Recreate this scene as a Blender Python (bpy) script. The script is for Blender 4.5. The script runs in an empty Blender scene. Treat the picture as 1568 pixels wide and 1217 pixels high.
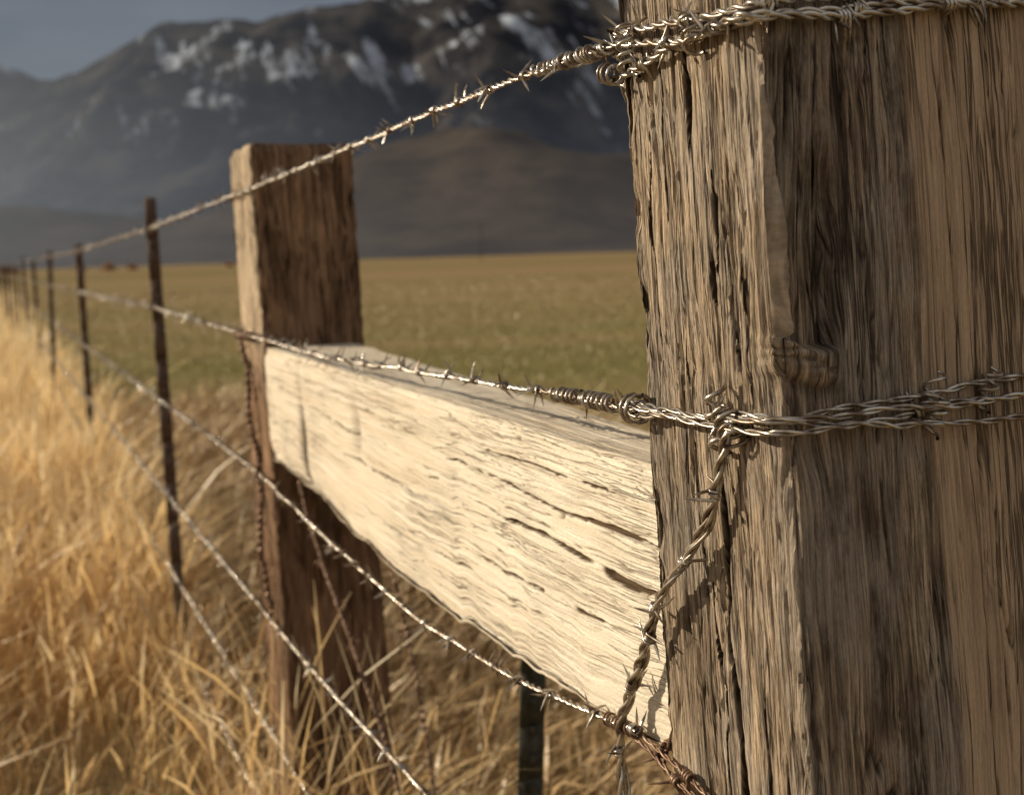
import bpy, math, numpy as np
from mathutils import Vector, Matrix
rng = np.random.default_rng(7)
scene = bpy.context.scene
E = 1.65                       # eye height above ground
AL = math.radians(22.9); SA, CA = math.sin(AL), math.cos(AL)

def W(s, l, z):
    """fence coordinates: s along fence, l across fence, z relative to eye level -> world"""
    s = np.asarray(s, float); l = np.asarray(l, float); z = np.asarray(z, float)
    s, l, z = np.broadcast_arrays(s, l, z)
    return np.stack([-SA*s + CA*l, CA*s + SA*l, z + E], -1)

# ---------------------------------------------------------------- noise
_T = np.random.default_rng(3).random((16, 256, 256))
def vn(x, y, seed=0):
    x = np.asarray(x, float); y = np.asarray(y, float)
    x, y = np.broadcast_arrays(x, y)
    xi = np.floor(x).astype(int); yi = np.floor(y).astype(int)
    fx = x-xi; fy = y-yi
    fx = fx*fx*(3-2*fx); fy = fy*fy*(3-2*fy)
    T = _T[seed % 16]
    a = T[xi & 255, yi & 255]; b = T[(xi+1) & 255, yi & 255]
    c = T[xi & 255, (yi+1) & 255]; d = T[(xi+1) & 255, (yi+1) & 255]
    return (a*(1-fx)+b*fx)*(1-fy)+(c*(1-fx)+d*fx)*fy
def fbm(x, y, seed=0, o=4):
    r = 0; amp = .5; t = 0
    for i in range(o):
        r = r + amp*vn(x*2**i+i*17.3, y*2**i+i*9.1, seed+i); t += amp; amp *= .5
    return r/t
def sstep(a, b, x):
    t = np.clip((x-a)/(b-a), 0, 1); return t*t*(3-2*t)

# ---------------------------------------------------------------- node helpers
class NT:
    def __init__(s, name):
        s.m = bpy.data.materials.new(name); s.m.use_nodes = True
        s.t = s.m.node_tree; s.n = s.t.nodes; s.bsdf = s.n['Principled BSDF']; s.out = s.n['Material Output']
    def link(s, a, b): s.t.links.new(a, b)
    def put(s, sock, v):
        if hasattr(v, 'links'): s.link(v, sock)
        elif v is not None: sock.default_value = v
    def math(s, op, a, b=0.0, clamp=False):
        n = s.n.new('ShaderNodeMath'); n.operation = op; n.use_clamp = clamp
        s.put(n.inputs[0], a); s.put(n.inputs[1], b); return n.outputs[0]
    def mr(s, v, a, b, c=0.0, d=1.0):
        n = s.n.new('ShaderNodeMapRange'); s.put(n.inputs[0], v)
        for i, q in enumerate((a, b, c, d)): s.put(n.inputs[i+1], q)
        return n.outputs[0]
    def mix(s, f, a, b, mode='MIX'):
        n = s.n.new('ShaderNodeMix'); n.data_type = 'RGBA'; n.blend_type = mode
        s.put(n.inputs[0], f)
        for i, q in ((6, a), (7, b)):
            if isinstance(q, tuple): q = (*q, 1.0) if len(q) == 3 else q
            s.put(n.inputs[i], q)
        return n.outputs[2]
    def noise(s, vec, scale=1.0, det=3.0, rough=.5, dist=0.0):
        n = s.n.new('ShaderNodeTexNoise'); s.put(n.inputs['Vector'], vec)
        n.inputs['Scale'].default_value = scale; n.inputs['Detail'].default_value = det
        n.inputs['Roughness'].default_value = rough; n.inputs['Distortion'].default_value = dist
        return n.outputs[0]
    def comb(s, x, y, z=0.0):
        n = s.n.new('ShaderNodeCombineXYZ'); s.put(n.inputs[0], x); s.put(n.inputs[1], y); s.put(n.inputs[2], z)
        return n.outputs[0]
    def sep(s, v):
        n = s.n.new('ShaderNodeSeparateXYZ'); s.link(v, n.inputs[0]); return n.outputs
    def attr(s, name):
        n = s.n.new('ShaderNodeAttribute'); n.attribute_name = name; return n.outputs['Fac']
    def pos(s): return s.n.new('ShaderNodeNewGeometry').outputs['Position']
    def bump(s, h, dist, strength=1.0):
        n = s.n.new('ShaderNodeBump'); n.inputs['Distance'].default_value = dist
        n.inputs['Strength'].default_value = strength; s.link(h, n.inputs['Height'])
        s.link(n.outputs[0], s.bsdf.inputs['Normal'])

def wood_mat(name, dark, light, grey, greyamt=.5, crackcol=(.03, .018, .01), seed=0.0, bump=.004, crackw=.016, fcon=(.55, 1.22), pale=(.44, .30, .19), furrow=.6, c1w=1.0, c2w=.85):
    N = NT(name)
    uv = N.n.new('ShaderNodeTexCoord').outputs['UV']
    u, v, _ = N.sep(uv)
    w = N.noise(N.comb(N.math('MULTIPLY', u, 8.0), N.math('MULTIPLY', v, 3.0), seed), 1, 2, .5)
    u2 = N.math('ADD', u, N.math('MULTIPLY', N.math('SUBTRACT', w, .5), .018))
    def st(a, b, det, off, rough=.55):
        return N.noise(N.comb(N.math('MULTIPLY', u2, a), N.math('MULTIPLY', v, b), seed+off), 1, det, rough)
    def line(n, wd): return N.mr(N.math('ABSOLUTE', N.math('SUBTRACT', n, .5)), 0.0, wd, 1., 0.)
    streak = st(80., 1.8, 6, 1., .68)
    fibre = st(620., 9., 3, 2., .6)
    fleck = st(1100., 160., 2, 7., .6)
    cr = st(36., 1.2, 4, 3., .55)
    cr2 = st(130., 3.6, 3, 4., .55)
    cr3 = st(210., 5.0, 3, 9., .6)
    patch = st(16., 6., 5, 5., .68)
    fr = N.attr('pale')
    gate = N.mr(st(9., 3., 3, 6.), .44, .58)
    c1 = N.math('MULTIPLY', line(cr, crackw), N.mr(st(6., 2., 1, 8.), .4, .52))
    c1 = N.math('MULTIPLY', c1, c1w)
    c2 = N.math('MULTIPLY', line(cr2, .030), gate)
    c3 = N.math('MULTIPLY', line(cr3, .045), N.math('MULTIPLY', N.mr(patch, .35, .55, 1., .4), furrow))
    crack = N.math('MAXIMUM', c1, N.math('MULTIPLY', c2, c2w))
    crack = N.math('MULTIPLY', crack, N.mr(fr, 0., 1., 1., .85))
    c3 = N.math('MULTIPLY', c3, N.mr(fr, 0., 1., 1., .35))
    tone = N.attr('tone')
    f = N.math('ADD', N.mr(streak, .34, .64), N.math('SUBTRACT', tone, .5), True)
    col = N.mix(f, dark, light)
    col = N.mix(N.math('MULTIPLY', N.mr(patch, .45, .56), greyamt), col, grey)
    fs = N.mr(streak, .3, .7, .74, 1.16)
    fcol = N.mix(1.0, pale, N.comb(fs, fs, fs), 'MULTIPLY')
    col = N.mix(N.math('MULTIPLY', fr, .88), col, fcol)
    fb = N.math('MULTIPLY', N.mr(fibre, .3, .7, *fcon), N.mr(fleck, .3, .6, .75, 1.05))
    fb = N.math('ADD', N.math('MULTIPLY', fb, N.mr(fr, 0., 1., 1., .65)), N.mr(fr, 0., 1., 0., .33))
    col = N.mix(1.0, col, N.comb(fb, fb, fb), 'MULTIPLY')
    groove = N.attr('groove')
    dk = N.math('MAXIMUM', N.math('MULTIPLY', crack, .88), N.math('MULTIPLY', c3, .75))
    col = N.mix(N.math('MAXIMUM', dk, groove), col, crackcol)
    N.link(col, N.bsdf.inputs['Base Color'])
    N.bsdf.inputs['Roughness'].default_value = .85
    N.bsdf.inputs['Specular IOR Level'].default_value = .2
    h = N.math('ADD', N.math('MULTIPLY', streak, .30), N.math('MULTIPLY', fibre, .22))
    h = N.math('ADD', h, N.math('MULTIPLY', fleck, .09))
    h = N.math('SUBTRACT', h, N.math('MULTIPLY', crack, .8))
    h = N.math('SUBTRACT', h, N.math('MULTIPLY', c3, .45))
    N.bump(h, bump)
    return N.m

# ---------------------------------------------------------------- mesh helpers
def mkobj(name, V, F, mat, parent=None, uv=None, attrs=None, smooth=True, k=4):
    V = np.asarray(V, np.float32)
    c = (V.min(0)+V.max(0))/2 if parent is None else np.zeros(3)
    me = bpy.data.meshes.new(name)
    F = np.asarray(F, np.int32)
    me.vertices.add(len(V)); me.vertices.foreach_set('co', (V-c).astype(np.float32).ravel())
    me.loops.add(F.size); me.loops.foreach_set('vertex_index', F.ravel())
    me.polygons.add(len(F))
    me.polygons.foreach_set('loop_start', np.arange(0, F.size, F.shape[1], dtype=np.int32))
    me.polygons.foreach_set('loop_total', np.full(len(F), F.shape[1], np.int32))
    me.update(calc_edges=True)
    if smooth: me.polygons.foreach_set('use_smooth', np.ones(len(F), bool))
    if uv is not None:
        L = me.uv_layers.new(name='UVMap')
        L.data.foreach_set('uv', uv[F.ravel()].astype(np.float32).ravel())
    for k_, a in (attrs or {}).items():
        A = me.attributes.new(k_, 'FLOAT', 'POINT'); A.data.foreach_set('value', np.asarray(a, np.float32))
    me.validate()
    ob = bpy.data.objects.new(name, me); scene.collection.objects.link(ob)
    ob.location = Vector([float(q) for q in c])
    if mat: me.materials.append(mat)
    if parent: ob.parent = parent
    return ob

def rrect(wa, wb, r, steps, dens):
    """rounded rectangle: face0 b=0 (a wa->0), face1 a=0 (b 0->wb), face2 b=wb, face3 a=wa"""
    out = []
    def seg(p, q, n, nrm, face):
        m = max(2, int(math.hypot(q[0]-p[0], q[1]-p[1])/n))
        for i in range(m):
            t = i/m; out.append((p[0]+(q[0]-p[0])*t, p[1]+(q[1]-p[1])*t, nrm[0], nrm[1], face, 0.))
    seg((wa-r, 0), (r, 0), dens[0], (0, -1), 0)
    for i in range(steps):
        t = (math.pi/2)*i/steps
        out.append((r-r*math.sin(t), r-r*math.cos(t), -math.sin(t), -math.cos(t), 0, 1.))
    seg((0, r), (0, wb-r), dens[1], (-1, 0), 1)
    for i in range(steps):
        t = (math.pi/2)*i/steps
        out.append((r-r*math.cos(t), wb-r+r*math.sin(t), -math.cos(t), math.sin(t), 1, 1.))
    seg((r, wb), (wa-r, wb), dens[2], (0, 1), 2)
    for i in range(steps):
        t = (math.pi/2)*i/steps
        out.append((wa-r+r*math.sin(t), wb-r+r*math.cos(t), math.sin(t), math.cos(t), 2, 1.))
    seg((wa, wb-r), (wa, r), dens[3], (1, 0), 3)
    for i in range(steps+1):
        t = (math.pi/2)*i/steps
        out.append((wa-r+r*math.cos(t), r-r*math.sin(t), math.cos(t), -math.sin(t), 3, 1.))
    return np.array(out)

def beam(name, prof, hs, dispf, mapf, mat):
    a, b, na, nb, face, arc = prof.T
    p = np.concatenate([[0], np.cumsum(np.hypot(np.diff(a), np.diff(b)))])
    n, m = len(a), len(hs)
    H = hs[:, None]*np.ones(n)[None]; P = np.ones(m)[:, None]*p[None]
    A = np.ones(m)[:, None]*a[None]; B = np.ones(m)[:, None]*b[None]
    D, tone, groove, pale = dispf(P, H, A, B, np.ones(m)[:, None]*face[None], np.ones(m)[:, None]*arc[None])
    A2 = A+na[None]*D; B2 = B+nb[None]*D
    V = mapf(A2, B2, H).reshape(-1, 3)
    idx = np.arange(n*m).reshape(m, n)
    F = np.stack([idx[:-1, :-1], idx[:-1, 1:], idx[1:, 1:], idx[1:, :-1]], -1).reshape(-1, 4)
    uv = np.stack([P.ravel(), H.ravel()], -1)
    off = len(V); VV = [V]; U = [uv]; TT = [tone.ravel()]; GG = [groove.ravel()]; FR = [pale.ravel()]; FF = [F]
    for row in (0, m-1):
        ring = V[idx[row]]; c = ring.mean(0); prev = idx[row]
        for k, fct in enumerate((.8, .55, .3, .05)):
            R = c+(ring-c)*fct + rng.normal(0, .0012, ring.shape)
            cur = np.arange(off, off+n); off += n
            VV.append(R); U.append(np.stack([p*0+fct*.3, hs[row]+p*0+p*.3], -1)); TT.append(np.full(n, .5)); GG.append(np.zeros(n)); FR.append(np.zeros(n))
            FF.append(np.stack([prev[:-1], prev[1:], cur[1:], cur[:-1]], -1)); prev = cur
    return mkobj(name, np.concatenate(VV), np.concatenate(FF), mat, uv=np.concatenate(U),
                 attrs={'tone': np.concatenate(TT), 'groove': np.concatenate(GG), 'pale': np.concatenate(FR)})

def wood_disp(P, H, arc, seed, amp=1.0, fine=1.0):
    Pw = P + .02*(fbm(H*3.5, P*6, seed)-.5)
    d = (fbm(Pw*16, H*1.3, seed+1)-.5)*.007
    # flat ridges cut by narrow furrows
    for fq, hq, am, pw, sd in ((70, 2.2, .0022, 5, 2), (150, 4., .0016, 4, 4), (300, 8., .0008, 3, 9)):
        v = 1-np.abs(2*fbm(Pw*fq, H*hq, seed+sd, 3)-1)
        d = d-am*fine*np.clip((v-.55)/.45, 0, 1)**pw*1.6
    d = d+(fbm(Pw*200, H*30., seed+4, 2)-.5)*.0009*fine
    c = np.abs(fbm(Pw*32, H*1.3, seed+3, 4)-.5)
    g = np.exp(-(c/.010)**2)*sstep(.42, .56, fbm(P*9, H*3.5, seed+5, 2))
    c2 = np.abs(fbm(Pw*95, H*4, seed+6, 3)-.5)
    g2 = np.exp(-(c2/.022)**2)*sstep(.48, .6, fbm(P*16, H*8, seed+7, 2))
    d = d - g*.007 - g2*.003
    d = d - arc*np.clip(fbm(H*30, P*20, seed+8, 4)-.35, 0, 1)*.018
    return d*amp, np.clip(g*.9+g2*.4, 0, 1)

# ---------------------------------------------------------------- materials
m_post = wood_mat('weathered_post_wood', (.13, .092, .065), (.58, .44, .30), (.38, .315, .25), .75, seed=0.0, bump=.006, pale=(.52, .37, .24))
m_post2 = wood_mat('brown_post_wood', (.18, .10, .055), (.50, .30, .17), (.31, .20, .125), .4, seed=5.0, bump=.006, pale=(.78, .62, .43))
m_rail = wood_mat('pale_rail_wood', (.66, .54, .39), (.88, .79, .64), (.77, .67, .52), .55, (.09, .055, .028), seed=11.0, bump=.0022, crackw=.006, fcon=(.85, 1.05), furrow=.16, c1w=.9, c2w=.55)

def metal(name, c1, c2, rough=.4, met=.85):
    N = NT(name)
    n = N.noise(N.pos(), 60, 4)
    N.link(N.mix(N.mr(n, .38, .62), c1, c2), N.bsdf.inputs['Base Color'])
    N.bsdf.inputs['Metallic'].default_value = met
    N.link(N.mr(n, .3, .7, rough-.1, rough+.2), N.bsdf.inputs['Roughness'])
    return N.m
m_wire = metal('weathered_galvanised_wire', (.58, .54, .48), (.20, .15, .11), .30)
m_rusty = metal('rusty_wire', (.30, .20, .14), (.14, .08, .05), .5, .7)
m_tpost = metal('rusty_post_steel', (.13, .075, .045), (.07, .042, .026), .65, .2)
m_stake = metal('dark_stained_stake', (.05, .045, .025), (.03, .028, .016), .7, .0)

# ---------------------------------------------------------------- near post
S0, LEAN = .858, .11
WA, WB = .245, .33
prof = rrect(WA, WB, .008, 7, (.0012, .0013, .008, .008))
hs = np.concatenate([np.arange(-1.75, -.62, .012), np.arange(-.62, .30, .0021), np.arange(.30, .40, .01)])
def G(x, c, w): return np.exp(-((x-c)/w)**2)
def near_disp(P, H, A, B, face, arc):
    lf = (face == 0)*1.
    fr = (face == 1)*1.
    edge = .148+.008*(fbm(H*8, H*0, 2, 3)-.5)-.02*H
    pale = fr*sstep(edge-.008, edge+.010, B+.016*(fbm(B*200, H*14, 6, 2)-.5))  # paler, smoother area of the front face beyond the edge line
    d, g = wood_disp(P, H, arc, 0, 1.0, 1-.6*pale)
    g = g*(1-.3*pale)
    def split(a0, z0, z1, w, dep, wob=.004, sd=0):
        nonlocal d, g
        cen = a0+wob*(fbm(H*9, H*0+sd, 9, 3)-.5)*4
        tz = sstep(z0, z0+.045, H)*(1-sstep(z1-.045, z1, H))
        ww = w*(.12+.88*tz)*(.75+.5*fbm(H*30, H*0+sd*3, 4, 3))
        on = sstep(0, .1, tz)*lf
        e = np.exp(-((A-cen)/(ww+1e-5))**4)*on
        # shade painted into the colour, just past the rim so the split's inside is dark
        e2 = np.exp(-((A-cen)/(ww+.0013))**4)*on
        d = d-dep*e; g = np.maximum(g, sstep(.12, .5, e2))
    split(.086, -.030, .078, .0048, .022, .002, 1)
    split(.096, -.055, -.005, .0050, .012, .002, 9)
    split(.118, .085, .185, .0050, .022, .002, 2)
    split(.112, -.66, -.20, .0042, .024, .006, 3)
    split(.132, -.60, -.30, .0018, .012, .006, 13)
    split(.150, -.33, -.05, .0008, .008, .006, 4)
    split(.045, -.20, .0, .0007, .006, .006, 5)
    split(.20, -.12, .12, .0009, .008, .008, 6)
    split(.06, -.62, -.38, .0010, .008, .006, 7)
    split(.17, .02, .2, .0009, .008, .006, 8)
    split(.025, -.66, -.42, .0012, .008, .006, 10)
    split(.065, -.16, -.06, .0012, .008, .004, 11)
    d = d + lf*.006*G(A, .05, .04)
    # axe notch by the near corner: recessed strip ending in a splintered step, undercut below
    wn = .062+.008*(fbm(H*20, H*0, 3, 2)-.5)
    nf = sstep(wn+.004, wn-.004, B)*fr
    nl = sstep(.045, .0, A)*lf
    Z = H+.014*(fbm(B*22, A*22, 5, 4)-.5)+.08*B*fr-.10*A*lf
    up = sstep(-.083, -.077, Z)*(1-sstep(-.02, .19, Z))
    ledge = sstep(-.108, -.098, Z)*(1-sstep(-.081, -.077, Z))
    und = sstep(-.22, -.116, Z)*(1-sstep(-.114, -.106, Z))
    cn = np.clip(nf+nl+arc*((face == 0)), 0, 1)
    d = d - .022*up*(nf+arc*(face == 0)*.6) + .003*ledge*cn - .006*und*cn
    lines = np.exp(-((np.abs(fbm(B*12+A*12, H*160, 6, 2)-.5))/.05)**2)
    d = d-.003*lines*ledge*cn
    g = np.maximum(g, .6*und*cn*sstep(-.130, -.114, Z)); g = np.maximum(g, .5*lines*ledge*cn)
    g = np.maximum(g, .7*up*fr*np.exp(-((B-wn)/.0018)**2))
    d = d-.010*fr*np.exp(-((B-.03)/.012)**2-((H+.17)/.02)**2)
    # long checks on the shaded face
    for b0, z0, z1, w in ((.095, -.30, .02, .0010), (.118, -.62, -.36, .0012), (.085, .05, .22, .0009), (.185, -.1, .16, .0008), (.215, -.50, -.22, .0009), (.24, .0, .22, .0007), (.20, -.66, -.45, .001)):
        cen = b0+.012*(fbm(H*6, H*0+b0*90, 9, 4)-.5)
        on = sstep(z0, z0+.05, H)*(1-sstep(z1-.05, z1, H))*fr
        e = np.exp(-((B-cen)/(w*(.3+.7*on)))**2)*on; e2 = np.exp(-((B-cen)/(w+.0008))**4)*on
        d = d-.008*e; g = np.maximum(g, .9*e2*sstep(.35, .5, fbm(H*20, B*10, 3, 2)))
    far = sstep(WA-.03, WA, A)*lf
    d = d-far*np.clip(fbm(H*22, A*30, 12, 3)-.38, 0, 1)*.03
    tone = np.full_like(d, .5)
    tone = tone+fr*(1-pale)*(-.38+.42*sstep(.44, .62, fbm(B*34, H*7, 3, 4)))
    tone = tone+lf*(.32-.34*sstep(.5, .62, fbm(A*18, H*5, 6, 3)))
    return d, np.clip(tone, 0, 1.1), g, pale
def near_map(A, B, H):
    return W(S0+LEAN*H+A, .6+B, H)
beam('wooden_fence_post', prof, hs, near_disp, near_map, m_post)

# ---------------------------------------------------------------- second post
prof2 = rrect(.25, .256, .007, 5, (.004, .003, .01, .01))
hs2 = np.concatenate([np.arange(-1.75, -.6, .01), np.arange(-.6, .277, .005), [.277]])
def far_disp(P, H, A, B, face, arc):
    d, g = wood_disp(P+3, H+5, arc, 4, 1.3)
    fr = (face == 1)*1.
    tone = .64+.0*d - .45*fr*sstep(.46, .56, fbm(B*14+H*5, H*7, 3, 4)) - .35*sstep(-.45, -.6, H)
    d = d-.010*sstep(.255, .277, H)*fbm(P*30, H*3, 2)*2
    return d, tone, g, (face == 0)*.9*sstep(-.35, -.1, H)+0*d  # sun-facing side painted paler, its sunlight put into the wood colour
def far_map(A, B, H): return W(2.95+.095*H+A, .6+B, H)
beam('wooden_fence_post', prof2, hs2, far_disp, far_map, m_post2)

# ---------------------------------------------------------------- rail
RH, RT = .30, .20
prof3 = rrect(RH, RT, .006, 6, (.0014, .0035, .012, .012))
ss = np.concatenate([np.arange(1.075, 1.8, .0026), np.arange(1.8, 2.935, .004)])
def rail_disp(P, H, A, B, face, arc):
    near = sstep(2.0, 1.35, H)
    d, g = wood_disp(P+7, H*.5+11, arc, 8, .36, .4+.7*near)
    g = g*(.1+.4*near)
    lf = (face == 0)*1.
    Aw = A+.008*(fbm(H*2.2, A*5, 3)-.5)
    tt_ = Aw*14+1.0*fbm(H*1.4, A*3, 7, 3)
    fr_ = tt_-np.floor(tt_)
    lev = vn(np.floor(tt_)*3.7, H*1.3, 4)-.5
    d = d+lf*lev*.006*(.3+.7*near)
    g = np.maximum(g, lf*near*.5*np.exp(-(np.minimum(fr_, 1-fr_)/.02)**2)*sstep(.48, .6, fbm(H*4, A*12, 2, 3)))
    for fq, hq, wd, dep, sd in ((42, 1.2, .007, .006, 5), (80, 2.4, .010, .003, 10), (110, 6., .012, .002, 2)):
        c = np.abs(fbm(Aw*fq, H*hq, sd, 4)-.5)
        e = np.exp(-(c/wd)**2)*sstep(.49, .57, fbm(A*12, H*3, 8+sd, 3))*lf*near
        d = d-e*dep; g = np.maximum(g, e*.8)
    def cleft(a0, s0, s1, w, dep, sl=0., k=1.):
        nonlocal d, g
        cen = a0+sl*(H-s0)+.008*(fbm(H*6, H*0+a0*50, 9, 5)-.5)*2
        t = sstep(s0, s0+.05, H)*(1-sstep(s1-.2, s1, H))
        ww = w*(.12+.88*t)*(.25+1.3*fbm(H*22, H*0+a0*9, 3, 3))
        brk_ = sstep(.40, .50, fbm(H*9, H*0+a0*31, 6, 3))
        e = np.exp(-((A-cen)/ww)**4)*sstep(0, .1, t)*lf*brk_
        d = d-dep*e; g = np.maximum(g, sstep(.05, .35, e)*k)
    cleft(.135, 1.05, 1.62, .0040, .018, -.02)
    cleft(.190, 1.12, 1.66, .0030, .014, .01)
    cleft(.085, 1.05, 1.75, .0024, .010, -.01)
    cleft(.045, 1.1, 1.7, .0018, .008, .0)
    cleft(.225, 1.2, 2.0, .0016, .008, -.01, .8)
    cleft(.110, 1.3, 1.9, .0018, .008, .01, .8)
    cleft(.15, 1.7, 2.35, .0026, .008, .01, .7)
    cleft(.105, 2.15, 2.58, .0024, .008, .0, .7)
    cleft(.06, 1.9, 2.4, .002, .008, .0, .5)
    cs = 2.60+.02*(fbm(A*12, A*0, 4)-.5)
    e = np.exp(-((H-cs)/.018)**2)*lf
    d = d-.022*e*sstep(.08, .2, A)-.006*e; g = np.maximum(g, sstep(.1, .5, e)*sstep(.10, .2, A)*.95)
    e = np.exp(-((H-2.17)/.022)**2-((A-.10-.6*(2.17-H))/.045)**2)*lf
    d = d-.012*e; g = np.maximum(g, .35*e)
    d = d-lf*.010*sstep(.035, .0, A)*fbm(H*14, A*6, 2)-lf*.016*sstep(.24, .30, A)*fbm(H*9, A*6, 6)
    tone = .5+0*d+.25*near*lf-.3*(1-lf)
    return d, tone, g, 0*d
sk = np.array([1.0, 1.2, 1.6, 1.96, 2.29, 2.55, 2.95])
bot = np.array([-.50, -.512, -.527, -.531, -.505, -.476, -.468])
def rail_map(A, B, H):
    zt = -.215+.012*np.interp(H, [1, 3], [0, 1])+.004*(fbm(H*7, H*0, 6)-.5)
    zb = np.interp(H, sk, bot)+.018*(fbm(H*13, H*0, 3, 5)-.5)
    T = np.interp(H, [1.05, 2.95], [.10, .23])
    z = zt+(zb-zt)*A/RH
    l = .604+B*T/RT
    return W(H+.09*(z+.2), l, z)
beam('wooden_fence_rail', prof3, ss, rail_disp, rail_map, m_rail)

# ---------------------------------------------------------------- tubes / wire
class MB:
    def __init__(s): s.V = []; s.F = []; s.o = 0
    def add(s, V, F): s.V.append(V); s.F.append(F+s.o); s.o += len(V)
    def make(s, name, mat, parent=None, smooth=True): return mkobj(name, np.concatenate(s.V), np.concatenate(s.F), mat, parent, smooth=smooth)
def frames(P):
    T = np.gradient(P, axis=0); T /= np.linalg.norm(T, axis=1)[:, None]+1e-12
    N = np.empty_like(P); r = np.array([0, 0, 1.]) if abs(T[0, 2]) < .9 else np.array([1., 0, 0])
    n = r-T[0]*r.dot(T[0]); n /= np.linalg.norm(n); N[0] = n
    for i in range(1, len(P)):
        t = T[i]; n = n-t*(n[0]*t[0]+n[1]*t[1]+n[2]*t[2]); n = n/math.sqrt(n[0]**2+n[1]**2+n[2]**2+1e-18); N[i] = n
    return T, N, np.cross(T, N)
def tube(mb, P, r, k=6):
    P = np.asarray(P, float); T, N, B = frames(P); r = np.broadcast_to(r, (len(P),))
    a = np.arange(k)*2*math.pi/k
    V = P[:, None]+(np.cos(a)[None, :, None]*N[:, None]+np.sin(a)[None, :, None]*B[:, None])*r[:, None, None]
    idx = np.arange(len(P)*k).reshape(-1, k); nx = np.roll(idx, -1, 1)
    F = np.stack([idx[:-1], nx[:-1], nx[1:], idx[1:]], -1).reshape(-1, 4)
    mb.add(V.reshape(-1, 3), F)
def resample(P, step, smooth=0):
    P = np.asarray(P, float); L = np.concatenate([[0], np.cumsum(np.linalg.norm(np.diff(P, axis=0), axis=1))])
    n = max(3, int(L[-1]/step)); q = np.linspace(0, L[-1], n)
    R = np.stack([np.interp(q, L, P[:, i]) for i in range(3)], -1)
    if smooth > 1:
        k = int(smooth)|1; h = k//2
        if n > 2*k:
            pad = np.concatenate([2*R[0]-R[h:0:-1], R, 2*R[-1]-R[-2:-h-2:-1]])
            ker = np.hanning(k+2)[1:-1]; ker /= ker.sum()
            R = np.stack([np.convolve(pad[:, i], ker, 'valid') for i in range(3)], -1)
    return R
def barb(mb, c, t, n, b, g):
    for j in range(2):
        off = (j-.5)*.004; ph = g.random()*6.28; turns = 1.6+g.random()*.5
        a = ph+np.linspace(0, turns*2*math.pi, 14); ax = off+np.linspace(-.0035, .0035, 14)
        R = .0048
        coil = c+t*ax[:, None]+(n*np.cos(a)[:, None]+b*np.sin(a)[:, None])*R
        def tip(ang, sgn, base):
            out = n*math.cos(ang)+b*math.sin(ang); tan = -n*math.sin(ang)+b*math.cos(ang)
            dr = tan*sgn*.9+out*.6+t*g.normal(0, .35); dr /= np.linalg.norm(dr)
            L = .018+g.random()*.006
            return [base+dr*L*.5, base+dr*L]
        e = tip(a[-1], 1, coil[-1]); s0 = tip(a[0], -1, coil[0])
        P = np.array([s0[1], s0[0], *coil, e[0], e[1]])
        r = np.full(len(P), .0016); r[0] = r[-1] = .0002
        tube(mb, P, r, 5)
def strand_wire(mb, P, seed, step=.004, pitch=.036, sp=.115, rs=.0014, near=6.5, barbs=True, wob=.0012, sm=0, maxbarb=15.):
    g = np.random.default_rng(seed)
    R = resample(P, step, sm)
    L = np.arange(len(R))*np.linalg.norm(R[1]-R[0])
    q = np.stack([fbm(L*9, L*0+seed*3+i, i) for i in range(3)], -1)-.5
    R = R+q*wob*4
    T, N, B = frames(R)
    dist = np.linalg.norm(R-np.array([0, 0, E]), axis=1)
    ok = dist < near
    k = int(ok.sum()) if not ok.all() else len(R)
    sl = slice(0, max(k, 3))
    ph = L/pitch*2*math.pi + 1.5*fbm(L*6, L*0+seed, 3)
    for j in range(2):
        a = ph+j*math.pi
        tube(mb, (R+(N*np.cos(a)[:, None]+B*np.sin(a)[:, None])*rs)[sl], rs, 6)
    if k < len(R)-3:
        st = max(1, int(.08/step))
        tube(mb, R[k-1::st], rs*1.9, 6)
    if barbs:
        x = g.random()*sp
        while x < L[-1] and x < 60:
            i = min(len(R)-1, int(x/L[-1]*(len(R)-1)))
            if dist[i] < maxbarb: barb(mb, R[i], T[i], N[i], B[i], g)
            x += sp*(1+.12*g.normal())
    return R
def coil(mb, P, R0, turns, r, seed=0, k=6):
    n = int(turns*14)
    C = resample(P, np.linalg.norm(np.diff(np.asarray(P), axis=0), axis=1).sum()/n)
    n = len(C); T, N, B = frames(C); t = np.linspace(0, 1, n)
    a = t*turns*2*math.pi+.8*np.sin(t*9+seed)
    rad = R0*(1+.25*fbm(t*turns*.6, t*0+seed, 2)-.12)
    tube(mb, C+(N*np.cos(a)[:, None]+B*np.sin(a)[:, None])*rad[:, None]+T*(fbm(t*turns, t*0, seed+1)-.5)[:, None]*.010, r, k)

FL = .590
posts_s = [4.81, 8.8, 12.7, 16.7, 20.7, 24.8, 29, 33, 37, 41, 45, 50, 55]
far_s = [8.8, 12.7, 16.7, 24.8, 40, 60]
def line(sz, last):
    s = [q[0] for q in sz]+far_s; z = [q[1] for q in sz]+[last]*len(far_s)
    return W(np.array(s), FL, np.array(z))
wires = [
 ([(1.09, .200), (1.3, .203), (1.53, .200), (2.09, .186), (3, .166), (4.87, .132)], .10),
 ([(1.08, -.157), (1.3, -.160), (1.67, -.167), (2.2, -.182), (2.94, -.180), (4.87, -.16)], -.17),
 ([(1.09, -.492), (1.2, -.510), (1.42, -.54), (1.83, -.563), (2.4, -.545), (3, -.512), (4.8, -.51)], -.51),
 ([(.85, -.83), (1.8, -.845), (2.4, -.865), (3, -.866), (4.8, -.866)], -.86),
 ([(.82, -1.17), (1.8, -1.19), (2.6, -1.188), (3, -1.177), (4.8, -1.16)], -1.15),
 ([(.8, -1.46), (2, -1.48), (3, -1.45), (4.8, -1.40)], -1.40)]
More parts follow.
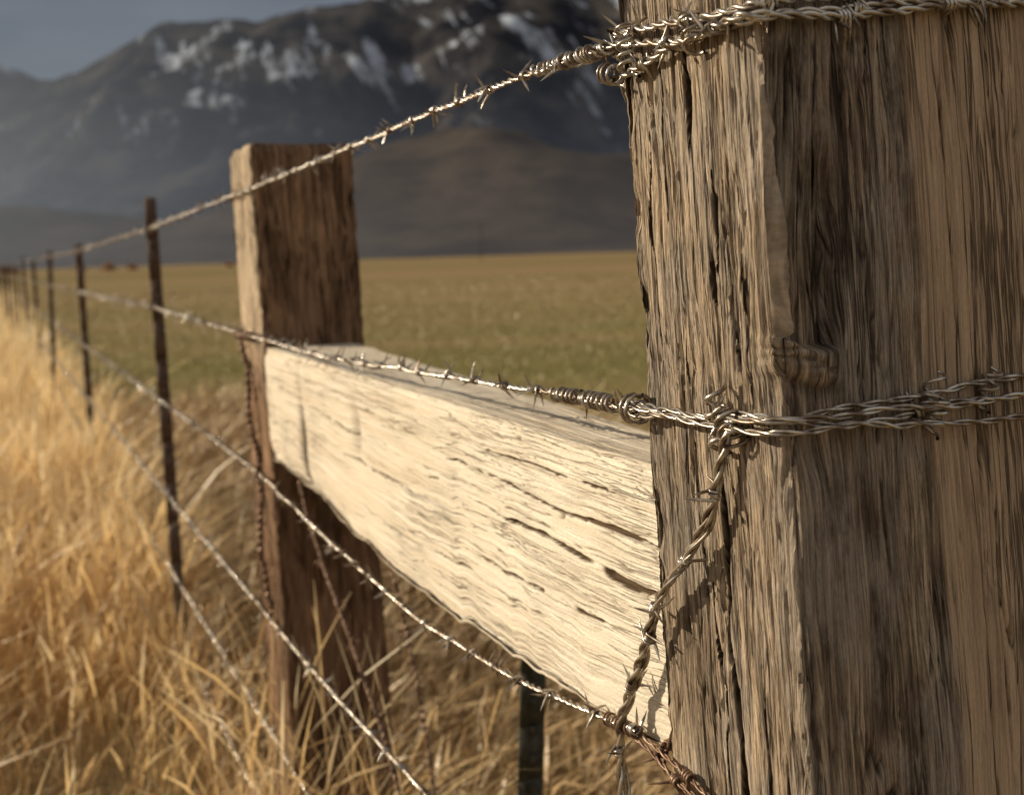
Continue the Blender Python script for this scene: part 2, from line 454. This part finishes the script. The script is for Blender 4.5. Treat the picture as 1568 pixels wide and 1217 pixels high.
for i, (sz, last) in enumerate(wires):
    mb = MB(); P = line(sz, last)
    strand_wire(mb, P, i+1, sm=61, rs=.0019 if i < 3 else .0021, sp=.10)
    if i == 0:
        coil(mb, W([1.12, 1.30], FL, [.200, .203]), .0062, 13, .0017, 1)
        coil(mb, W([1.14, 1.23], FL, [.200, .202]), .0085, 4, .0017, 4)
    if i == 1:
        coil(mb, W([1.12, 1.19], FL, [-.157, -.158]), .0085, 6.5, .0019, 2)
        coil(mb, W([1.205, 1.265], FL, [-.158, -.159]), .0076, 5, .0019, 3)
        coil(mb, W([1.07, 1.09], FL, [-.157, -.157]), .014, 2.2, .0020, 3)
    mb.make('barbed_wire', m_wire)

def sn(z): return S0+LEAN*z
def loop(za, zb, o=.007, start=1.10, zf=None):
    zf = zb if zf is None else zf
    out = [(start+.11*za*0, .6-o, za), (sn(zb)+.12, .6-o-.004, (za+zb)/2), (sn(zb)+.004, .6-o, zb), (sn(zb)-o, .6+.004, zb), (sn(zf)-o-.002, .6+WB*.5, (zb+zf)/2),
            (sn(zf)-o, .6+WB-.004, zf), (sn(zf)+.004, .6+WB+o, zf), (sn(zf)+WA, .6+WB+o, zf), (sn(za)+WA+o, .6+WB-.01, zf), (sn(za)+WA+o, .6+.01, za), (sn(za)+WA, .6-o, za)]
    s, l, z = zip(*out); return W(np.array(s), np.array(l), np.array(z))
mb = MB()
for k, (za, zb, zf, o) in enumerate([(.212, .196, .226, .008), (.200, .182, .214, .011), (.166, .190, .220, .010)]):
    strand_wire(mb, loop(za, zb, o, zf=zf), 20+k, step=.003, pitch=.040, sp=.12, wob=.004, sm=5, rs=.0021)
coil(mb, W([1.075, 1.08], .586, [.165, .215]), .010, 4, .0019, 10)
coil(mb, W([.955, .965], .586, [.172, .205]), .009, 3, .0019, 9)
coil(mb, W([1.10, 1.13], .588, [.170, .176]), .009, 3, .0016, 5)
mb.make('barbed_wire_binding', m_wire)
mb = MB()
for k, (za, zb, zf, o) in enumerate([(-.157, -.142, -.114, .008), (-.160, -.146, -.140, .010), (-.154, -.150, -.158, .012), (-.158, -.140, -.130, .014)]):
    strand_wire(mb, loop(za, zb, o, zf=zf), 30+k, step=.003, pitch=.06, sp=.2, wob=.004, sm=5, barbs=(k == 1), rs=.0017)
for q, (l_, z_) in enumerate([(.735, -.132), (.80, -.130), (.74, -.15)]):
    coil(mb, W([sn(z_)-.010, sn(z_)-.012], [l_, l_+.012], [z_-.016, z_+.020]), .007, 3.3, .0017, 40+q)
coil(mb, W([.92, .93], .586, [-.178, -.118]), .009, 3, .0023, 13)
coil(mb, W([.895, .915], .586, [-.168, -.142]), .011, 4, .002, 14)
mb.make('barbed_wire_binding', m_wire)
mb = MB()
strand_wire(mb, loop(-.495, -.52, .008, zf=-.53), 41, step=.003, wob=.003, sm=5)
strand_wire(mb, loop(-.505, -.54, .011, zf=-.55), 42, step=.003, wob=.003, sm=5)
coil(mb, W([1.09, 1.16], FL, [-.495, -.503]), .0065, 7, .0014, 6)
mb.make('barbed_wire_binding', m_rusty)
mb = MB()
D = W(np.array([.905, .915, .931, .975, 1.027, 1.075, 1.118, 1.125, 1.12]), np.array([.587, .583, .584, .584, .582, .585, .585, .588, .588]), np.array([-.150, -.178, -.226, -.285, -.340, -.413, -.490, -.54, -.60]))
strand_wire(mb, D, 50, step=.003, pitch=.05, sp=.09, rs=.0024, wob=.002, sm=15)
D2 = D+np.array([.002, 0, .0]); strand_wire(mb, D2, 51, step=.003, pitch=.07, sp=.3, rs=.0020, wob=.006, sm=15)
mb.make('barbed_wire_tie', m_wire)
mb = MB()
strand_wire(mb, W(np.array([2.90, 2.81, 2.6, 2.31, 2.0, 1.7]), np.array([.66]*6), np.array([-.48, -.595, -.73, -.89, -1.15, -1.6])), 60, sm=41, rs=.0026)
mb.make('barbed_wire', m_rusty)
mb = MB()
strand_wire(mb, W(np.array([2.72, 2.61, 2.5, 2.39, 2.3]), np.array([.8]*5), np.array([-.5, -.692, -.86, -1.05, -1.6])), 61, sm=41, rs=.0026)
mb.make('barbed_wire', m_rusty)
mb = MB()
strand_wire(mb, W(np.array([3.10, 3.08, 3.03, 3.0, 2.96]), np.array([.588]*5), np.array([-.17, -.25, -.35, -.5, -.86])), 62, sm=21, rs=.004, wob=.008, sp=.06)  # drooping wire added to stand in for a dark, shadow-like line
coil(mb, W([2.93, 3.15], .588, [-.18, -.182]), .011, 8, .002, 15)
mb.make('barbed_wire_tie', m_rusty)

# ---------------------------------------------------------------- steel T posts
BOXF = np.array([[0,1,3,2],[4,6,7,5],[0,4,5,1],[2,3,7,6],[0,2,6,4],[1,5,7,3]])
def tpost(s, l, ztop, lean, mat, leanl=0.0, zb=-1.75, wd=.044, name='steel_fence_post'):
    mb = MB()
    def box(a0, a1, b0, b1, z0, z1):
        v = []
        for a in (a0, a1):
            for b in (b0, b1):
                for z in (z0, z1):
                    v.append(W(s+a+lean*z, l+b+leanl*z, z))
        mb.add(np.array(v), BOXF)
    n = 14
    zs = np.linspace(zb, ztop, n); m = wd/2
    for i in range(n-1):
        box(-.002, .003, 0, wd, zs[i], zs[i+1]-.0004)
        box(.0032, .036, m-.003, m+.003, zs[i], zs[i+1]-.0004)
    box(.0365, .044, m-.007, m+.007, zb, ztop-.002)
    z = -1.2
    while z < ztop-.02:
        box(-.010, -.0022, m-.007, m+.007, z, z+.018); z += .055
    for zw in (.13, -.16, -.51, -.866, -1.16):
        if zw < ztop: tube(mb, W(s+lean*zw+np.array([.01, .006, -.006, -.006, .01]), l+np.array([-.004, -.012, -.006, wd+.002, wd+.004]), zw+np.array([.01, .006, 0, -.006, -.01])), .0018, 5)
    return mb.make(name, mat, smooth=False)
tpost(4.87, .585, .250, .086, m_tpost)
tops = [.15, .16, .12, .18, .1, .15, .12, .16, .1, .14, .1, .12]
for s_, z_ in zip(posts_s[1:], tops): tpost(s_, .592, z_, float(rng.normal(.05, .03)), m_tpost, float(rng.normal(0, .02)))
tpost(2.17, .965, -.38, .05, m_stake, .08, wd=.052)

# ---------------------------------------------------------------- grass
def blades(name, l, s, h, w, lean, mat, head=.3, seed=0, ground=-E, lv=5, dirbias=(0.6, -.2)):
    g = np.random.default_rng(seed); n = len(l)
    base = W(s, l, ground-.01)
    az = g.random(n)*2*math.pi; fa = g.random(n)*math.pi
    dx = np.cos(az)+dirbias[0]; dy = np.sin(az)+dirbias[1]
    lean = lean*g.random(n)**.7
    hd = g.random(n) < head
    t = np.linspace(0, 1, lv)
    V = np.empty((n, lv, 2, 3)); tone = np.empty((n, lv, 2))
    tn = np.clip(g.normal(.5, .25, n), 0, 1)
    for i, q in enumerate(t):
        bend = lean*h*(q**2.2)
        c = base+np.stack([dx*bend, dy*bend, h*q*(1-.25*lean*q)], -1)
        pw = np.where(hd, np.where(q > .99, .4, np.where(q > .7, 2.8, .7)), np.where(q > .99, .08, 1-.55*q))
        ww = w*pw
        o = np.stack([np.cos(fa+q*1.2)*ww, np.sin(fa+q*1.2)*ww, ww*0], -1)
        V[:, i, 0] = c-o; V[:, i, 1] = c+o
        tone[:, i, :] = (tn*.65+.4*q*q)[:, None]
    idx = np.arange(n*lv*2).reshape(n, lv, 2)
    F = np.stack([idx[:, :-1, 0], idx[:, :-1, 1], idx[:, 1:, 1], idx[:, 1:, 0]], -1).reshape(-1, 4)
    return mkobj(name, V.reshape(-1, 3), F, mat, attrs={'tone': tone.ravel()})
def grass_mat(name, c0, c1, c2, tr=.45, green=False):
    N = NT(name); tone = N.attr('tone')
    col = N.mix(N.mr(tone, 0., .5), c0, c1); col = N.mix(N.mr(tone, .5, 1.), col, c2)
    P = N.pos()
    if green:
        x, y, z = N.sep(P)
        b = N.math('MULTIPLY', N.mr(y, 12., 17.), N.mr(y, 24., 48., 1., 0.))
        q = N.noise(N.comb(N.math('MULTIPLY', x, .05), N.math('MULTIPLY', y, .14)), 1, 3)
        b = N.math('MULTIPLY', b, N.mr(q, .36, .62, 0., .7), True)
        col = N.mix(b, col, (.20, .185, .055))
    N.link(col, N.bsdf.inputs['Base Color']); N.bsdf.inputs['Roughness'].default_value = .42
    N.bsdf.inputs['Specular IOR Level'].default_value = .5
    if tr:
        T = N.n.new('ShaderNodeBsdfTranslucent'); N.link(col, T.inputs[0])
        M = N.n.new('ShaderNodeMixShader'); M.inputs[0].default_value = tr
        N.link(N.bsdf.outputs[0], M.inputs[1]); N.link(T.outputs[0], M.inputs[2]); N.link(M.outputs[0], N.out.inputs[0])
    return N.m
mg = grass_mat('dry_golden_grass', (.60, .36, .15), (.83, .59, .28), (.94, .82, .56), .55)
mt = grass_mat('brown_thatch', (.30, .19, .09), (.52, .36, .18), (.70, .54, .33), 0)
mp = grass_mat('pasture', (.25, .175, .08), (.39, .28, .125), (.50, .38, .19), 0, True)

Ls, Ss, Hs, Ws = [], [], [], []
for n, l0, l1, s0, s1 in ((44000, -2.6, .62, 1.8, 7.5), (44000, -7, .8, 7, 22), (30000, -22, 1.0, 20, 75)):
    s = s0+(s1-s0)*rng.random(n); l = l0+(l1-l0)*rng.random(n)
    cl = fbm(l*1.3, s*1.3, 3, 3); keep = rng.random(n) < .45+.9*(cl-.25)
    keep &= ~((s < 4.5) & (l > -.25) & (rng.random(n) < .76))
    s, l, cl = s[keep], l[keep], cl[keep]
    h = (.50+.32*sstep(3.0, 6.5, s)+.45*(cl-.5))*(.55+.5*rng.random(len(s)))
    h = np.where((s < 5) & (l > -.25), h*.72, h)
    h = h*(1+.35*(rng.random(len(s)) < .08))
    Ls.append(l); Ss.append(s); Hs.append(h); Ws.append(.00125*(1+s/9)*(.5+.9*rng.random(len(s))))
blades('dry_grass', np.concatenate(Ls), np.concatenate(Ss), np.concatenate(Hs), np.concatenate(Ws), .6, mg, .45, 1)
n = 42000
s = 1.6+11*rng.random(n)**1.2; l = .5+4.5*rng.random(n)**1.2
h = (.10+.22*rng.random(n)+.20*sstep(3.4, 5, s)*sstep(3.5, 1.5, l))*(.5+fbm(l*2, s*2, 5, 3))
blades('dry_thatch', l, s, h, .0022*(1+s/10), .9, mt, .25, 2)
n = 460
s = 2.3+.9*rng.random(n); l = .40+.4*rng.random(n)
blades('dry_grass', l, s, .35+.65*rng.random(n)**1.5, np.full(n, .0016), .8, mg, .4, 9, lv=7)
n = 50000
s = 7+70*rng.random(n)**1.6; l = .7+ (s*.9+4)*rng.random(n)
blades('pasture_grass', l, s, (.05+.09*rng.random(n)), .003*(1+s/12), .6, mp, .1, 3)

# ---------------------------------------------------------------- ground
N = NT('field_ground')
p = N.pos(); x, y, z = N.sep(p)
big = N.noise(N.comb(N.math('MULTIPLY', x, .03), N.math('MULTIPLY', y, .09), 0.), 1, 5)
fine = N.noise(p, 26, 4)
gold = N.mix(N.mr(fine, .3, .7), (.22, .15, .07), (.40, .29, .14))
green = N.mix(N.mr(fine, .3, .7), (.13, .12, .035), (.23, .21, .07))
band = N.math('MULTIPLY', N.mr(y, 11., 17.), N.mr(y, 26., 60., 1., .0))
gf = N.math('MULTIPLY', N.mr(big, .36, .6), N.math('ADD', N.math('MULTIPLY', band, .8), .15), True)
far = N.mix(N.mr(N.noise(N.comb(N.math('MULTIPLY', x, .004), N.math('MULTIPLY', y, .02), 3.), 1, 4), .4, .6), (.31, .20, .10), (.21, .16, .07))
gold = N.mix(N.mr(y, 40., 140.), gold, far)
N.link(N.mix(gf, gold, green), N.bsdf.inputs['Base Color'])
N.bsdf.inputs['Roughness'].default_value = 1.; N.bsdf.inputs['Specular IOR Level'].default_value = .05
N.bump(fine, .03)
g1 = np.concatenate([np.linspace(-9000, -60, 14), np.linspace(-50, 50, 41), np.linspace(60, 9000, 14)])
X, Y = np.meshgrid(g1, g1)
Z = np.where(np.hypot(X, Y) < 80, (fbm(X*.3, Y*.3, 2, 3)-.5)*.08, 0.)
V = np.stack([X, Y, Z], -1).reshape(-1, 3); k = len(g1); idx = np.arange(k*k).reshape(k, k)
F = np.stack([idx[:-1, :-1], idx[:-1, 1:], idx[1:, 1:], idx[1:, :-1]], -1).reshape(-1, 4)
mkobj('ground', V, F, N.m)

# ---------------------------------------------------------------- mountains
def hillmat(name, c0, c1, haze, h0, h1, snow=True, base=600.):
    N = NT(name); p = N.pos(); x, y, z = N.sep(p)
    n1 = N.noise(p, .006, 8, .7)
    col = N.mix(N.mr(n1, .43, .59), c0, c1)
    if snow:
        v3 = N.comb(N.math('ADD', N.math('MULTIPLY', x, .013), N.math('MULTIPLY', z, .006)), N.math('MULTIPLY', y, .0022), N.math('MULTIPLY', z, .0035))
        n2 = N.noise(v3, 1., 6, .66)
        n3 = N.noise(p, .0018, 3, .5)
        hz = N.math('ADD', N.mr(z, 150., 900., 0., .40), N.mr(n2, .3, .7))
        hz = N.math('ADD', hz, N.math('MULTIPLY', N.math('SUBTRACT', n1, .5), .9))
        hz = N.math('ADD', hz, N.math('MULTIPLY', N.math('SUBTRACT', n3, .5), 1.3))
        col = N.mix(N.mr(hz, .93, 1.15, 0., .85), col, (.48, .53, .61))
    N.link(col, N.bsdf.inputs['Base Color']); N.bsdf.inputs['Roughness'].default_value = 1.
    N.bsdf.inputs['Specular IOR Level'].default_value = 0.
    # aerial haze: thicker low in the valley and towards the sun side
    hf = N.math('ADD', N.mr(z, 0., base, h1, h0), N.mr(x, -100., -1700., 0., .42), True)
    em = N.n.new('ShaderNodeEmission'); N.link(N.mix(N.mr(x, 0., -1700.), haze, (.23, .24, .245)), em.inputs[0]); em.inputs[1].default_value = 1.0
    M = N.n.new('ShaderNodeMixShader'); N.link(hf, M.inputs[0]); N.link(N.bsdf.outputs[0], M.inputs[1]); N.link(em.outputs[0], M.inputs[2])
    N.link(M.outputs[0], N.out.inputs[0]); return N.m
def ridged(x, y, s): 
    r = 0; a = .5
    for i in range(5):
        r = r+a*(1-np.abs(2*vn(x*2**i+i*5.1, y*2**i+i*3.3, s+i)-1)); a *= .5
    return r
def field(name, xs, ys, fn, mat):
    X, Y = np.meshgrid(xs, ys); Z = fn(X, Y)
    V = np.stack([X, Y, Z], -1).reshape(-1, 3); idx = np.arange(X.size).reshape(X.shape)
    F = np.stack([idx[:-1, :-1], idx[:-1, 1:], idx[1:, 1:], idx[1:, :-1]], -1).reshape(-1, 4)
    mkobj(name, V, F, mat)
tt = np.array([-1.5, -.6, -.45, -.395, -.36, -.333, -.31, -.26, -.2, -.16, -.11, -.05, 0, .05, .0865, .2, .5, 1.5])
te = np.array([.12, .14, .158, .162, .155, .163, .176, .194, .195, .200, .212, .216, .213, .211, .205, .20, .17, .12])
def mtn(X, Y):
    Hh = np.interp(X/4000, tt, te)*4000+18*(fbm(X*.008, X*0, 3, 4)-.5)*4
    pr = sstep(1750, 4150, Y)*(1-.5*sstep(4200, 6000, Y))
    r = ridged(X*.0013+.5*fbm(X*.001, Y*.001, 9), Y*.0007, 2)
    r2 = ridged(X*.004, Y*.002, 7)
    env = 1-pr**5
    return Hh*pr*(1-.95*(1-r)*env-.42*(1-r2)*env)-4
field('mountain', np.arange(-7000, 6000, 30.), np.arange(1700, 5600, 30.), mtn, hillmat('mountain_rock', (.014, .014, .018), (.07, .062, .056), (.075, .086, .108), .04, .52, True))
def hill(X, Y):
    c = 228*np.clip(1-np.abs(X+32+.25*(Y-2100))/900, 0, 1)**1.2*np.exp(-((Y-2150)/420)**2)
    c2 = 150*np.exp(-((X-700)/420)**2-((Y-2300)/400)**2)+120*np.exp(-((X+900)/500)**2-((Y-2300)/400)**2)
    h = np.maximum(c, c2)
    return h*(.66+.46*ridged(X*.004, Y*.002, 6))-4
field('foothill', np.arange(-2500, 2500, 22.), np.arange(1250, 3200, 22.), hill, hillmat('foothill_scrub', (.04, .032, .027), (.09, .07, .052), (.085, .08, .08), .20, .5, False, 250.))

def shrubs():
    V = []; 
    for cx, cy, r in [(-128, 400, 2.6), (-121, 402, 1.9), (-139, 405, 2.2), (-96, 430, 1.5), (-160, 398, 2.), (-150, 380, 1.4)]:
        n = 420; th = rng.random(n)*6.28; u = rng.random(n)**.5; zz = rng.random(n)
        x = cx+np.cos(th)*u*r*(1.1-.6*zz); y = cy+np.sin(th)*u*r*(1.1-.6*zz); z = zz*r*1.15*(1-.3*u)
        c = np.stack([x, y, z], -1); a = rng.normal(0, .22, (n, 3)); b = rng.normal(0, .22, (n, 3))
        V.append(np.stack([c-a, c-b, c+a, c+b], 1))
    V = np.concatenate(V); F = np.arange(len(V)*4).reshape(-1, 4)
    N = NT('autumn_shrub_leaves'); n = N.noise(N.pos(), .9, 2)
    N.link(N.mix(n, (.24, .12, .05), (.60, .34, .14)), N.bsdf.inputs['Base Color'])
    mkobj('distant_shrubs', V.reshape(-1, 3), F, N.m, smooth=False)
shrubs()
mb = MB()
tube(mb, [(-8, 380, -.5), (-8, 380, 5), (-8, 380, 11)], [.17, .15, .11], 10)
tube(mb, [(-9.3, 380, 10.2), (-8, 380, 10.2), (-6.7, 380, 10.2)], .07, 6)
for dx in (-1.2, -.5, .5, 1.2): tube(mb, [(-8+dx, 380, 10.25), (-8+dx, 380, 10.4), (-8+dx, 380, 10.5)], [.05, .08, .04], 6)
mb.make('utility_pole', m_post2)

# ---------------------------------------------------------------- light
az = math.radians(74); el = math.radians(23)
sd = Vector((-math.sin(az)*math.cos(el), math.cos(az)*math.cos(el), math.sin(el)))
L = bpy.data.lights.new('sun', 'SUN'); L.energy = 5.0; L.angle = math.radians(.5); L.color = (1, .88, .68)
lo = bpy.data.objects.new('sun', L); scene.collection.objects.link(lo)
lo.rotation_euler = (-sd).to_track_quat('-Z', 'Y').to_euler(); lo.location = (-20, 10, 15)
w = bpy.data.worlds.new('World'); scene.world = w; w.use_nodes = True
nt = w.node_tree; bg = nt.nodes['Background']; bg.inputs[1].default_value = .13
sky = nt.nodes.new('ShaderNodeTexSky'); sky.sky_type = 'NISHITA'; sky.sun_disc = False
sky.sun_elevation = el; sky.sun_rotation = -az; sky.air_density = 1.0; sky.dust_density = 1.5
def wn(t): return nt.nodes.new(t)
tc = wn('ShaderNodeTexCoord'); mp_ = wn('ShaderNodeMapping'); mp_.inputs['Scale'].default_value = (1, 1, 3.5)
nz = wn('ShaderNodeTexNoise'); nz.inputs['Scale'].default_value = 2.6; nz.inputs['Detail'].default_value = 5
nt.links.new(tc.outputs['Generated'], mp_.inputs[0]); nt.links.new(mp_.outputs[0], nz.inputs['Vector'])
def wmix(f, a, b):
    m = wn('ShaderNodeMix'); m.data_type = 'RGBA'
    for i, q in ((0, f), (6, a), (7, b)):
        if hasattr(q, 'links'): nt.links.new(q, m.inputs[i])
        else: m.inputs[i].default_value = q
    return m.outputs[2]
r1 = wn('ShaderNodeMapRange'); nt.links.new(nz.outputs[0], r1.inputs[0]); r1.inputs[1].default_value = .35; r1.inputs[2].default_value = .65
storm = wmix(r1.outputs[0], (.55, .62, .80, 1), (1.25, 1.32, 1.5, 1))
brk = wmix(r1.outputs[0], (2.2, 2.15, 2.1, 1), (4.2, 3.9, 3.6, 1))
sx = wn('ShaderNodeSeparateXYZ'); nt.links.new(tc.outputs['Generated'], sx.inputs[0])
r2 = wn('ShaderNodeMapRange'); nt.links.new(sx.outputs[1], r2.inputs[0]); r2.inputs[1].default_value = -.3; r2.inputs[2].default_value = .6
cloud = wmix(r2.outputs[0], brk, storm)
nt.links.new(wmix(.88, sky.outputs[0], cloud), bg.inputs[0])

# ---------------------------------------------------------------- camera
cam = bpy.data.cameras.new('camera'); co = bpy.data.objects.new('camera', cam); scene.collection.objects.link(co)
p_ = .1153; r_ = .03
F_ = Vector((0, math.cos(p_), -math.sin(p_))); U_ = Vector((0, math.sin(p_), math.cos(p_))); R_ = Vector((1, 0, 0))
R2 = R_*math.cos(r_)-U_*math.sin(r_); U2 = R_*math.sin(r_)+U_*math.cos(r_)
M = Matrix((R2, U2, -F_)).transposed().to_4x4(); M.translation = Vector((0, 0, E)); co.matrix_world = M
cam.sensor_width = 36; cam.lens = 1900/1568*36; cam.clip_start = .02; cam.clip_end = 20000
cam.dof.use_dof = True; cam.dof.focus_distance = 1.18; cam.dof.aperture_fstop = 5.6
scene.camera = co
scene.view_settings.view_transform = 'Standard'; scene.view_settings.look = 'None'; scene.view_settings.exposure = 0
